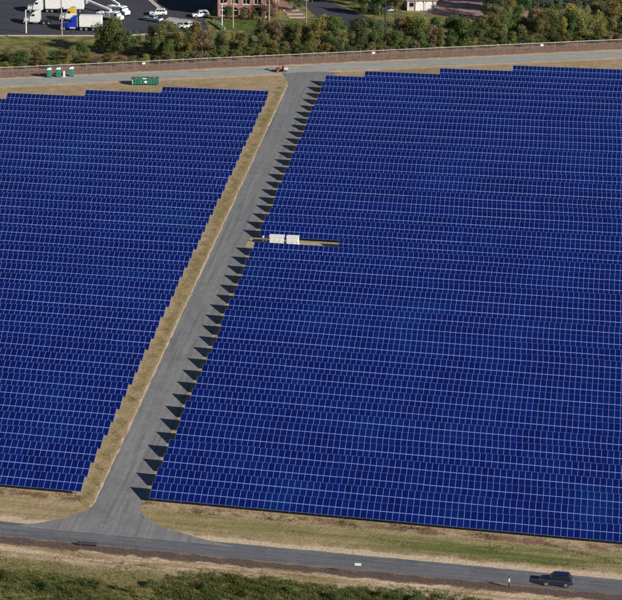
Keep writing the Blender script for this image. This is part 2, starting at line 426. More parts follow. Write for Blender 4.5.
# black drain pipe at the foot of the near fence
b = MB(); n = 44
b.tube([(i*2.9/n, 0, .28) for i in range(n+1)], [.29 if i % 2 else .25 for i in range(n+1)], 12)
po = b.build('drain_pipe', M_BLACK); po.location = ground_loc(-22.6, -113.9); po.rotation_euler = (0, math.atan(slope_at(-114)), R(2))
tag(po, 'black corrugated drain pipe lying at the foot of the near fence', 'pipe')

# ------------------------------------------------------------------ vehicles
def glass_mat():
    k = NT('dark_tinted_glass'); k.b.inputs['Base Color'].default_value = (.012, .016, .022, 1); k.b.inputs['Roughness'].default_value = .08
    k.b.inputs['Specular IOR Level'].default_value = .3; return k.m
M_GLASS = glass_mat()
M_TYRE = mat('tyre_rubber', (.012, .012, .013), .85, .2, 8.0); M_RIM = mat('alloy_rim', (.55, .55, .57), .3, .05, 5.0, .6)
M_HEAD = mat('headlight_lens', (.75, .77, .8), .1, .02, 5.0); M_TAIL = mat('taillight_lens', (.35, .01, .01), .2, .1, 5.0)
def paint(name, col):
    m = mat(name, col, .32, .03, 1.0, 0, .5); bs = m.node_tree.nodes['Principled BSDF']; bs.inputs['Coat Weight'].default_value = .6; return m
def ring(x, w, z0, z1, ch, top=None):
    t = w if top is None else top
    return [(x, -w, z0+ch), (x, -w+ch, z0), (x, w-ch, z0), (x, w, z0+ch), (x, w, z1-ch*1.6), (x, t-ch*1.5, z1), (x, -t+ch*1.5, z1), (x, -w, z1-ch*1.6)]
def wheel(parent, x, y, r, w):
    side = 1 if y > 0 else -1
    tw = MB(); prof = [(-w/2, r*.62), (-w/2, r*.93), (-w/2*.75, r), (w/2*.75, r), (w/2, r*.93), (w/2, r*.62)]
    n = 20; rings = [[(rr_*math.cos(6.2832*j/n), yy, rr_*math.sin(6.2832*j/n)) for j in range(n)] for yy, rr_ in prof]
    tw.loft(rings); wo = tw.build('wheel', M_TYRE, parent, smooth=False); wo.location = (x, y, r)
    rm = MB(); rm.tube([(0, side*(w/2-.04), 0), (0, side*(w/2+.012), 0)], r*.6, 14)
    for q in range(5):
        a = 6.2832*q/5; rm.box(-r*.07, r*.07, side*(w/2+.012)-.008, side*(w/2+.012)+.012, 0, r*.56, M=Matrix.Rotation(a, 4, 'Y'))
    rm.build('rim', M_RIM, wo)
    return wo
def car(name, label, cat, x, y, rz, pm, style, group=None, dz=.02):
    """length along local X, nose towards -X"""
    t = thing(name, label, cat, ground_loc(x, y, dz), rz, group)
    S = {'suv': dict(L=4.9, W=.96, hz=1.08, rz=1.78, c=(-.95, -.45, 1.85, 2.3), wr=.38, wx=(-1.45, 1.45), bz=.98),
         'sedan': dict(L=4.7, W=.90, hz=.92, rz=1.45, c=(-.85, -.15, 1.05, 1.75), wr=.33, wx=(-1.4, 1.4), bz=.95),
         'pickup': dict(L=5.6, W=.98, hz=1.12, rz=1.85, c=(-1.05, -.55, .75, .95), wr=.40, wx=(-1.75, 1.75), bz=1.1)}[style]
    h = S['L']/2; W = S['W']; hz = S['hz']; ch = .09
    body = MB().loft([ring(-h, W*.78, .42, hz*.72, .1), ring(-h+.12, W*.92, .34, hz*.86, ch), ring(-h+.55, W*.985, .30, hz*.95, ch), ring(S['c'][0]-.1, W, .28, hz, ch),
                      ring(0, W, .28, hz+.02, ch), ring(h-.55, W, .30, hz+.02, ch), ring(h-.12, W*.95, .36, hz, ch), ring(h, W*.85, .45, hz*.9, .1)])
    bo = body.build('body', pm, t, bevel=.03)
    c0, c1, c2, c3 = S['c']; zr = S['rz']; wb, wt = W*.95, W*.76
    cb = MB()
    lo = [(c0, -wb, hz-.03), (c3, -wb, hz-.03), (c3, wb, hz-.03), (c0, wb, hz-.03)]
    hi = [(c1, -wt, zr), (c2, -wt, zr), (c2, wt, zr), (c1, wt, zr)]
    mid = [(c1+.1, -wt+.12, zr+.05), (c2-.1, -wt+.12, zr+.05), (c2-.1, wt-.12, zr+.05), (c1+.1, wt-.12, zr+.05)]
    cb.loft([lo, hi, mid]); co = cb.build('cabin', pm, t, bevel=.02)
    MB().panel(lo[3], lo[0], hi[0], hi[3], .06, .94, .14, .93, .012).build('windshield', M_GLASS, co)
    MB().panel(lo[1], lo[2], hi[2], hi[1], .08, .92, .2, .9, .012).build('rear_window', M_GLASS, co)
    ns = {'suv': 3, 'sedan': 2, 'pickup': 2}[style]
    for sd in (0, 1):
        q = (lo[0], lo[1], hi[1], hi[0]) if sd == 0 else (lo[2], lo[3], hi[3], hi[2])
        for i in range(ns):
            MB().panel(*q, .07+.88*i/ns, .05+.88*(i+1)/ns-.01, .2, .88, .012).build('side_window', M_GLASS, co)
        sg = -1 if sd == 0 else 1
        for i in range(2):
            dx = c0+.15+(c2-c0)*.52*i
            do = MB().box(dx, dx+(c2-c0)*.48, sg*(W-.004)-.012, sg*(W-.004)+.012, .42, hz-.17).build('door', pm, t, bevel=.01)
            MB().box(dx+(c2-c0)*.38, dx+(c2-c0)*.45, sg*(W+.022)-.02, sg*(W+.022)+.02, hz-.28, hz-.25).build('handle', M_BLACK if style == 'suv' else pm, do)
        MB().box(c0+.1, c0+.26, sg*(W+.1)-.1, sg*(W+.1)+.1, hz, hz+.17).build('mirror', pm, t, bevel=.03)
        MB().box(-h-.005, -h+.2, sg*W*.62-.17, sg*W*.62+.17, hz*.6, hz*.74).build('headlight', M_HEAD, t, bevel=.03)
        MB().box(h-.14, h+.01, sg*W*.72-.1, sg*W*.72+.1, hz*.62, hz*.95).build('taillight', M_TAIL, t, bevel=.02)
        for wx in S['wx']:
            wheel(t, wx, sg*(W-.1), S['wr'], .24)
            MB().tube([(wx, sg*(W-.3), S['wr']), (wx, sg*(W+.006), S['wr'])], S['wr']+.07, 18).build('wheel_arch', M_BLACK, t)
    MB().box(-h-.06, -h+.1, -W*.8, W*.8, .36, .52).build('bumper', M_BLACK, t, bevel=.04)
    MB().box(h-.1, h+.06, -W*.82, W*.82, .42, .58).build('bumper', M_BLACK, t, bevel=.04)
    MB().box(-h-.03, -h+.05, -W*.42, W*.42, hz*.55, hz*.72).build('grille', M_BLACK, t)
    if style == 'suv':
        for sg in (-1, 1): MB().tube([(c1+.3, sg*wt*.86, zr+.11), (c2-.2, sg*wt*.86, zr+.11)], .025, 6).build('roof_rack', M_BLACK, t)
        MB().box(h-.005, h+.025, -.3, .3, .78, .93).build('license_plate', M_WHITE, t)
    if style == 'pickup':
        MB().box(c3+.2, h-.15, -W*.8, W*.8, hz+.005, hz+.03).build('truck_bed', M_BLACK, t)
    return t
NAVY = paint('navy_blue_paint', (.004, .008, .04)); WHITEP = paint('white_car_paint', (.78, .78, .77)); SILV = paint('pale_blue_grey_paint', (.42, .50, .58))
car('parked_car', 'dark navy blue SUV stopped on the asphalt road near the person', 'car', 48.9, -111.9, R(-1), NAVY, 'suv')
CG = 'cars parked on the far lot'
car('parked_car', 'white van-like SUV parked farthest back on the far lot, beside the pale divider strip', 'car', -66.6, 221.0, R(8), WHITEP, 'suv', CG)
car('parked_car', 'pale pickup truck parked just in front of the white SUV on the far lot', 'car', -66.8, 214.0, R(-24), SILV, 'pickup', CG)
car('parked_car', 'pale blue sedan, left one of the pair by the concrete island', 'car', -60.2, 207.2, R(-14), SILV, 'sedan', CG)
car('parked_car', 'white sedan, right one of the pair by the concrete island', 'car', -56.5, 208.3, R(58), WHITEP, 'sedan', CG)
car('parked_car', 'white car parked alone near the brick building', 'car', -54.8, 220.6, R(22), WHITEP, 'suv', CG)
car('parked_car', 'white car half hidden under trees beyond the side road', 'car', -9.0, 236.0, R(10), WHITEP, 'sedan', 'cars beyond the side road')
car('parked_car', 'pale blue car under trees right of the white one beyond the side road', 'car', -4.2, 234.8, R(8), SILV, 'sedan', 'cars beyond the side road')

def semi_truck(label, x, y, rz, cabm, trailer_len, trailer_m, sleeper=True, accent=None):
    """nose towards -X; the rear of the cab at x=0"""
    t = thing('semi_truck', label, 'truck', ground_loc(x, y, .02), rz, 'trucks parked on the far lot')
    hood = MB().loft([ring(-4.3, .85, .75, 1.5, .1), ring(-4.1, .98, .62, 1.75, .12), ring(-2.6, 1.08, .62, 2.05, .12)])
    hood.build('hood', cabm, t, bevel=.05)
    MB().loft([ring(-2.7, 1.18, .6, 2.1, .1), ring(-2.55, 1.2, .6, 2.3, .1), ring(-1.2, 1.22, .6, 2.35, .1)]).build('cab', cabm, t, bevel=.04)
    zs = 3.75 if sleeper else 2.95
    up_ = [(-2.5, 1.15, 2.2), (-1.2, 1.2, 2.2), (-1.2, -1.2, 2.2), (-2.5, -1.15, 2.2)]
    MB().loft([[(-2.5, -1.15, 2.2), (0, -1.2, 2.2), (0, 1.2, 2.2), (-2.5, 1.15, 2.2)], [(-2.1, -1.08, 2.95), (0, -1.15, 2.95), (0, 1.15, 2.95), (-2.1, 1.08, 2.95)],
               [(-1.0, -.95, zs), (0, -1.05, zs), (0, 1.05, zs), (-1.0, .95, zs)]]).build('roof_fairing', accent or cabm, t, bevel=.05)
    if sleeper: MB().box(-1.25, 0, -1.21, 1.21, .75, 2.25).build('sleeper', cabm, t, bevel=.05)
    MB().panel((-2.5, 1.15, 2.2), (-2.5, -1.15, 2.2), (-2.1, -1.08, 2.95), (-2.1, 1.08, 2.95), .06, .94, .1, .92, .015).build('windshield', M_GLASS, t)
    for sg in (-1, 1):
        q = ((-2.5, -1.15, 2.2), (0, -1.2, 2.2), (0, -1.15, 2.95), (-2.1, -1.08, 2.95)) if sg < 0 else ((0, 1.2, 2.2), (-2.5, 1.15, 2.2), (-2.1, 1.08, 2.95), (0, 1.15, 2.95))
        MB().panel(*q, .08 if sg < 0 else .55, .45 if sg < 0 else .92, .08, .85, .015).build('side_window', M_GLASS, t)
        MB().box(-4.35, -4.15, sg*.72-.16, sg*.72+.16, 1.0, 1.3).build('headlight', M_HEAD, t, bevel=.04)
        MB().box(-2.62, -2.48, sg*1.38-.1, sg*1.38+.1, 2.0, 2.6).build('mirror', M_BLACK, t, bevel=.03)
        MB().tube([(-1.9, sg*1.0, .75), (-.4, sg*1.0, .75)], .32, 12).build('fuel_tank', M_GREYM, t)
        MB().tube([(.12, sg*1.0, 1.0), (.12, sg*1.0, 3.7)], .08, 8).build('exhaust_stack', M_GREYM, t)
        wheel(t, -3.4, sg*1.02, .5, .3)
        for wx in (1.2, 2.5): wheel(t, wx, sg*.95, .5, .5)
    MB().box(-4.4, -4.2, -1.05, 1.05, .4, .8).build('bumper', M_GREYM, t, bevel=.05)
    MB().box(-4.34, -4.26, -.55, .55, .85, 1.5).build('grille', M_BLACK, t)
    MB().box(-1, 3.3, -.42, .42, .72, .98).build('chassis', M_BLACK, t)
    if trailer_len:
        tr = MB().box(.7, .7+trailer_len, -1.28, 1.28, 1.2, 3.95).build('trailer', trailer_m, t, bevel=.04)
        MB().box(.7, .7+trailer_len, -1.22, 1.22, 1.05, 1.19).build('trailer_floor', M_GREYM, tr)
        for wx in (trailer_len-1.6, trailer_len-.3):
            for sg in (-1, 1): wheel(t, wx, sg*.95, .5, .5)
        for sg in (-1, 1): MB().box(4.2, 4.35, sg*.9-.07, sg*.9+.07, .1, 1.04).build('landing_leg', M_GREYM, t)
    return t
BLUEP = paint('royal_blue_paint', (.01, .035, .42)); YELP = paint('yellow_paint', (.72, .45, .02))
semi_truck('white bonneted truck tractor without a trailer, nose pointing left on the far lot', -96.4, 206.4, R(4), WHITEP, 0, None)
semi_truck('blue truck with a long white box trailer parked by the lot edge', -85.2, 201.3, R(5), BLUEP, 6.0, M_WHITE)
semi_truck('white truck with a yellow roof fairing and white trailer behind the blue truck', -87.6, 211.2, R(5), WHITEP, 0, M_WHITE, True, YELP)
semi_truck('white tractor and box trailer parked farthest back behind the other trucks', -98.4, 220.0, R(6), WHITEP, 10.5, M_WHITE)
# white equipment truck with raised boom, right of the box trailers
def boom_truck(label, x, y, rz):
    t = thing('boom_truck', label, 'truck', ground_loc(x, y, .02), rz, 'trucks parked on the far lot')
    MB().loft([ring(2.2, 1.15, .6, 2.6, .1), ring(3.6, 1.15, .6, 2.6, .1), ring(4.2, 1.1, .6, 1.7, .1), ring(5.0, 1.0, .6, 1.55, .1)]).build('cab', WHITEP, t, bevel=.05)
    MB().box(3.3, 3.9, -1.17, 1.17, 1.75, 2.4).build('side_window', M_GLASS, t)
    MB().box(-3.2, 2.0, -1.2, 1.2, .95, 1.25).build('bed', M_WHITE, t, bevel=.03)
    for a in (-2.6, -1.0, .6): MB().box(a, a+1.2, -1.18, 1.18, 1.26, 2.0 + .35*(a > 0)).build('tool_box', M_WHITE, t, bevel=.04)
    MB().tube([(1.2, 0, 1.6), (1.2, 0, 2.9)], .35, 12).build('turret', M_WHITE, t)
    bo = MB(); M = Matrix.Translation((1.2, 0, 2.9)) @ Matrix.Rotation(R(14), 4, 'Y'); bo.box(-7.2, .4, -.26, .26, -.25, .25, M=M); bm_ = bo.build('boom', M_WHITE, t)
    bk = MB(); bk.box(-8.1, -7.2, -.5, .5, -.9, .2, M=M); bk.build('bucket', M_WHITE, bm_, bevel=.05)
    for sg in (-1, 1):
        wheel(t, 3.9, sg*1.0, .48, .3); wheel(t, -1.8, sg*.98, .48, .5)
        MB().box(4.95, 5.03, sg*.7-.14, sg*.7+.14, .95, 1.2).build('headlight', M_HEAD, t)
boom_truck('white boom truck with long arm, right of the white trailers', -79.6, 213.6, R(-20))
boom_truck('white boom truck with raised arm farther back beside the other one', -78.4, 220.8, R(-38))

# utility vehicle with a rider on the far road
REDP = paint('red_plastic_bodywork', (.42, .035, .06)); PINKW = paint('pale_cargo_box', (.72, .55, .56))
t = thing('utility_vehicle', 'small red and white utility vehicle on the far road junction', 'utility vehicle', ground_loc(-25.9, 166.4, .04), R(12))
MB().loft([ring(-1.5, .5, .45, .85, .07), ring(-1.1, .68, .40, 1.0, .08), ring(-.5, .7, .38, 1.02, .08)]).build('hood', REDP, t, bevel=.04)
MB().box(-.55, .55, -.68, .68, .36, .5).build('floor', M_BLACK, t)
MB().box(.5, 1.6, -.72, .72, .62, 1.12).build('cargo_bed', PINKW, t, bevel=.04)
MB().box(.15, .5, -.62, .62, .5, 1.3).build('seat', M_BLACK, t, bevel=.06)
MB().box(-.45, .6, -.66, .66, 1.86, 1.93).build('roof', REDP, t, bevel=.03)
for sg in (-1, 1):
    MB().tube([(-.6, sg*.66, 1.0), (-.35, sg*.62, 1.86)], .03, 6).build('roll_bar', M_BLACK, t)
    MB().tube([(.55, sg*.66, 1.0), (.5, sg*.62, 1.86)], .03, 6).build('roll_bar', M_BLACK, t)
    for wx in (-1.05, 1.05): wheel(t, wx, sg*.62, .32, .24)
    MB().box(-1.5, -1.42, sg*.35-.1, sg*.35+.1, .68, .8).build('headlight', M_HEAD, t)
MB().tube([(-.35, -.3, 1.0), (-.15, -.3, 1.22)], .02, 6).tube([(-.15, -.3-.14, 1.22), (-.15, -.16, 1.22)], .02, 6).build('steering_wheel', M_BLACK, t)

# ------------------------------------------------------------------ toilets, wash stand, dumpster
M_TGREEN = mat('green_plastic', (.025, .20, .14), .55, .12, 3.0); M_TROOF = mat('white_translucent_roof', (.82, .82, .80), .4, .03, 3.0)
def toilet(label, x, y, rz):
    t = thing('portable_toilet', label, 'toilet', ground_loc(x, y), rz, 'green portable toilets by the far fence')
    MB().box(-.56, .56, -.58, .58, 0, .14).build('skid', M_BLACK, t)
    wb = MB().box(-.54, .54, -.55, .55, .14, 2.02)
    for i in range(4):
        for sg in (-1, 1): wb.box(sg*.54-.015, sg*.54+.015, -.45+i*.25, -.32+i*.25, .3, 1.9)
    wb.build('cabin', M_TGREEN, t, bevel=.03)
    d = MB().box(-.38, .38, -.585, -.548, .2, 1.95).build('door', M_TGREEN, t, bevel=.02)
    MB().box(.24, .32, -.61, -.58, 1.0, 1.14).build('handle', M_BLACK, d)
    n = 7; rings = []
    for i in range(n):
        a = i/(n-1)*math.pi/2*.93; s = math.cos(a); z = 2.02+.34*math.sin(a)
        rings.append([(px*s, py*s, z) for px, py in ((-.58, -.6), (.58, -.6), (.58, .6), (-.58, .6))])
    MB().loft(rings).build('roof', M_TROOF, t, bevel=.03)
    MB().tube([(.4, .42, 2.0), (.4, .42, 2.55)], .05, 8).build('vent_pipe', M_GREYM, t)
toilet('green portable toilet with white domed roof, left end of the three', -82.6, 152.5, R(10))
toilet('green portable toilet with white domed roof, middle of the three', -80.4, 153.2, R(8))
toilet('green portable toilet with white domed roof, right end beside the pale wash stand', -77.3, 154.2, R(12))
t = thing('hand_wash_stand', 'pale blue white hand wash stand between two green toilets', 'wash stand', ground_loc(-79.0, 153.3), R(10))
M_PALEB = mat('pale_blue_plastic', (.60, .66, .74), .5, .05, 3.0)
MB().loft([[(-.3, -.28, 0), (.3, -.28, 0), (.3, .28, 0), (-.3, .28, 0)], [(-.25, -.24, .9), (.25, -.24, .9), (.25, .24, .9), (-.25, .24, .9)]]).build('tank', M_PALEB, t, bevel=.03)
MB().box(-.3, .3, -.3, .3, .9, 1.0).build('basin', M_PALEB, t, bevel=.03)
MB().box(-.22, .22, .1, .26, 1.0, 1.5).build('dispenser', M_PALEB, t, bevel=.03)
M_DGREEN = mat('green_painted_steel', (.03, .19, .13), .5, .18, 1.5); M_RUBB = mat('mixed_scrap', (.10, .085, .075), .8, .5, 2.5)
t = thing('dumpster', 'long green roll-off dumpster full of scrap behind the left panel field', 'dumpster', ground_loc(-57.8, 149.6, .02), R(8.5))
L2, W2, H2 = 3.3, 1.15, 1.45
for nm, args in (('side_wall', (-L2, L2, -W2, -W2+.06, .25, H2)), ('side_wall', (-L2, L2, W2-.06, W2, .25, H2)), ('end_wall', (L2-.06, L2, -W2+.062, W2-.062, .25, H2)), ('floor', (-L2, L2, -W2+.062, W2-.062, .2, .248))):
    MB().box(*args).build(nm, M_DGREEN, t)
tag(MB().box(-L2-.002, -L2+.06, -W2+.062, W2-.062, .25, H2).build('end_wall', M_WHITE, t), 'white end wall')
for i in range(11):
    x = -L2+.05+i*(2*L2-.15)/10
    for sg in (-1, 1): MB().box(x, x+.09, sg*(W2+.045)-.044, sg*(W2+.045)+.044, .25, H2-.06).build('rib', M_WHITE if i == 0 else M_DGREEN, t)
for sg in (-1, 1):
    MB().box(-L2, L2, sg*W2-.07, sg*W2+.07, H2+.001, H2+.1).build('top_rim', M_DGREEN, t)
    for wx in (-2.7, 2.7): MB().tube([(wx, sg*.9-.12, .13), (wx, sg*.9+.12, .13)], .13, 10).build('roller', M_BLACK, t)
MB().box(-.25, .45, -W2-.11, -W2-.092, .6, 1.1).build('placard', M_WHITE, t)
jq = random.Random(5)
for i in range(9):
    x = -2.8+i*.68; M = Matrix.Translation((x, jq.uniform(-.4, .4), 1.2)) @ Matrix.Rotation(jq.uniform(-.6, .6), 4, 'X') @ Matrix.Rotation(jq.uniform(0, 3), 4, 'Z')
    sb = MB().box(-jq.uniform(.3, .6), jq.uniform(.3, .6), -.4, .4, -.25, jq.uniform(.1, .55), M=M).build('scrap', M_RUBB if i != 4 else M_WHITE, t)

# ------------------------------------------------------------------ person
def skin_obj(name, verts, edges, radii, m, parent, root=0, sub=2):
    me = bpy.data.meshes.new(name); me.from_pydata(verts, edges, []); me.materials.append(m)
    o = link(name, me, parent); o.modifiers.new('skin', 'SKIN')
    sv = me.skin_vertices[0].data if me.skin_vertices else None
    if sv is None:
        bm = bmesh.new(); bm.from_mesh(me); bm.verts.layers.skin.verify(); bm.to_mesh(me); bm.free(); sv = me.skin_vertices[0].data
    for i, r in enumerate(radii): sv[i].radius = r if isinstance(r, tuple) else (r, r); sv[i].use_root = (i == root)
    s = o.modifiers.new('sub', 'SUBSURF'); s.levels = sub; s.render_levels = sub
    return o
def person(label, x, y, rz):
    t = thing('person', label, 'person', ground_loc(x, y, .012), rz)
    V = [(0, 0, .95), (0, 0, 1.12), (0, .01, 1.32), (0, .01, 1.44), (0, 0, 1.52), (0, -.01, 1.62), (0, -.01, 1.72)]
    Rr = [(.15, .11), (.14, .10), (.17, .11), (.12, .08), .055, (.085, .10), (.06, .07)]
    E_ = [(i, i+1) for i in range(6)]
    for sg in (-1, 1):
        o = len(V); V += [(sg*.19, .01, 1.40), (sg*.25, .02, 1.13), (sg*.24, -.12, .93), (sg*.23, -.19, .86)]
        Rr += [.06, .045, .034, (.04, .022)]; E_ += [(3, o), (o, o+1), (o+1, o+2), (o+2, o+3)]
        for q in range(4):
            f = len(V); V += [(sg*(.20+.02*q), -.235-.004*q, .83), (sg*(.20+.02*q), -.265+.012*abs(q-1.5), .79)]; Rr += [.0095, .008]; E_ += [(o+3, f), (f, f+1)]
        f = len(V); V += [(sg*.185, -.19, .83), (sg*.175, -.215, .80)]; Rr += [.011, .009]; E_ += [(o+3, f), (f, f+1)]
        o = len(V); V += [(sg*.09, 0, .88), (sg*.11, -.02, .50), (sg*.12, .01, .09), (sg*.13, -.14, .05)]
        Rr += [.095, .06, .042, (.045, .035)]; E_ += [(0, o), (o, o+1), (o+1, o+2), (o+2, o+3)]
    skin = mat('skin_tone', (.42, .26, .18), .6, .05, 4.0)
    body = skin_obj('body', V, E_, Rr, skin, t)
    tv = [(0, 0, 1.0), (0, 0, .95)]; tr_ = [(.16, .12), (.155, .12)]; te = [(0, 1)]
    for sg in (-1, 1):
        o = len(tv); tv += [(sg*.09, 0, .88), (sg*.11, -.02, .50), (sg*.12, .01, .13)]; tr_ += [.105, .075, .062]; te += [(1, o), (o, o+1), (o+1, o+2)]
    skin_obj('trousers', tv, te, tr_, mat('dark_trousers', (.012, .013, .018), .9, .2, 6), t, 1)
    vv = [(0, 0, 1.0), (0, 0, 1.15), (0, .01, 1.34), (0, .01, 1.43)]; vr = [(.165, .125), (.16, .125), (.185, .13), (.13, .09)]; ve = [(0, 1), (1, 2), (2, 3)]
    for sg in (-1, 1):
        o = len(vv); vv += [(sg*.195, .01, 1.39), (sg*.25, .02, 1.14)]; vr += [.072, .058]; ve += [(3, o), (o, o+1)]
    skin_obj('vest', vv, ve, vr, mat('pale_high_visibility_vest', (.72, .74, .48), .7, .06, 6), t, 1)
    b = MB(); n = 12
    b.loft([[(.105*math.cos(a)*s, .12*math.sin(a)*s, z) for a in [6.2832*j/n for j in range(n)]] for z, s in ((1.66, .98), (1.70, 1.02), (1.76, .9), (1.80, .6), (1.815, .15))]).build('hair', mat('dark_hair', (.015, .012, .01), .8, .2, 9), t, smooth=True)
    for sg in (-1, 1): MB().box(sg*.125-.05, sg*.125+.05, -.19, .08, 0, .1).build('shoe', M_BLACK, t, bevel=.03)
    fb = MB(); fb.tube([(0, -.10, 1.655), (0, -.135, 1.63), (0, -.112, 1.615)], [.012, .02, .012], 6); fb.build('nose', skin, body)
    for sg in (-1, 1):
        MB().box(sg*.035-.012, sg*.035+.012, -.115, -.095, 1.655, 1.668).build('eye', M_BLACK, body)
        MB().tube([(sg*.085, 0, 1.67), (sg*.098, .01, 1.64), (sg*.085, 0, 1.61)], [.01, .018, .01], 6).build('ear', skin, body)
    MB().box(-.03, .03, -.108, -.09, 1.575, 1.585).build('mouth', mat('lips', (.3, .12, .1), .6, .05, 5), body)
person('person in pale vest and dark trousers standing at the road edge by the navy SUV', 42.0, -114.5, R(70))

# ------------------------------------------------------------------ far side: lots, kerbs, buildings, poles
def sheet(name, pts, m, lift, label):
    me = bpy.data.meshes.new(name); me.from_pydata([(x, y, zt(x, y)+lift) for x, y in pts], [], [tuple(range(len(pts)))]); me.materials.append(m); me.update()
    return tag(link(name, me), label, kind='structure')
def kerb(name, pts, w, h, m, label):
    b = MB()
    for (x1, y1), (x2, y2) in zip(pts, pts[1:]):
        ln = math.hypot(x2-x1, y2-y1); M = Matrix.Translation((x1, y1, 0)) @ Matrix.Rotation(math.atan2(y2-y1, x2-x1), 4, 'Z')
        b.box(0, ln, -w/2, w/2, -.1, h, M=M)
    return tag(b.build(name, m), label, kind='structure')
sheet('truck_lot', [(-160, 183.5), (-72.5, 196.9), (-64, 200.5), (-50.0, 205), (-53.0, 216.5), (-53, 300), (-160, 300)], M_LOT, .03, 'dark asphalt lot where the trucks stand')
kerb('kerb', [(-160, 183.2), (-72.5, 196.6), (-64, 200.2), (-51, 204.7)], .9, .13, M_CONC, 'pale concrete kerb along the truck lot')
kerb('divider_strip', [(-73.6, 242), (-65.6, 224.6)], 1.3, .14, M_CONC, 'pale concrete divider strip on the far lot')
sheet('concrete_island', [(-64.2, 214.8), (-55.2, 212.2), (-53.2, 214.0), (-56.0, 216.6), (-63.2, 219.0)], M_CONC, .05, 'pale concrete island among the parked cars')
sheet('lawn', [(-49, 207), (-37.2, 207.6), (-23.4, 214.0), (-23.0, 219), (-30, 221), (-50, 218)], M_LAWN, .02, 'green lawn in front of the brick building')
sheet('footpath', [(-40, 204.2), (-23.2, 211.2), (-23.4, 212.4), (-40.2, 205.3)], M_CONC, .045, 'pale footpath along the lawn')
sheet('side_road', [(-22.4, 211.4), (-2.0, 216.6), (4, 219.4), (-8.0, 225.5), (-22.5, 245), (-34, 262), (-42, 262), (-29, 240), (-22.5, 224)], M_LOT, .03, 'asphalt side road leading away between the trees')
sheet('brown_lot', [(0.5, 236.5), (16, 230.2), (34, 234), (34, 300), (0.5, 300)], mat('red_brown_paving', (.30, .19, .18), .9, .15, .5), .03, 'reddish brown paved lot at the far side')
sheet('shaded_ground_sheet', [(22, 222), (110, 252), (110, 300), (34.5, 300), (34.5, 233.5)], M_LOT, .025, 'ground painted dark as tree shade behind the upper right trees')  # dark sheet: tree shade on this ground put in as asphalt colour
sheet('back_lot', [(-31, 223), (-24.2, 222), (-31, 240), (-44, 262), (-60, 262), (-33.5, 232)], mat('brown_lot', (.22, .15, .12), .9, .2, .7), .022, 'brownish parking strip beside the brick building')
for i, (x, y) in enumerate(((-28.6, 223.8), (-29.6, 227.6), (-31.2, 231.8))):
    b = MB().box(-2.2, 2.2, -.3, .3, 0, .18); o = b.build('wheel_stop', M_CONC); o.location = (x, y, .02); o.rotation_euler.z = R(10)
    tag(o, ('concrete wheel stop nearest the lawn', 'concrete wheel stop in the middle of the three by the brick building', 'concrete wheel stop farthest from the lawn')[i], 'kerb stone', 'wheel stops by the brick building')

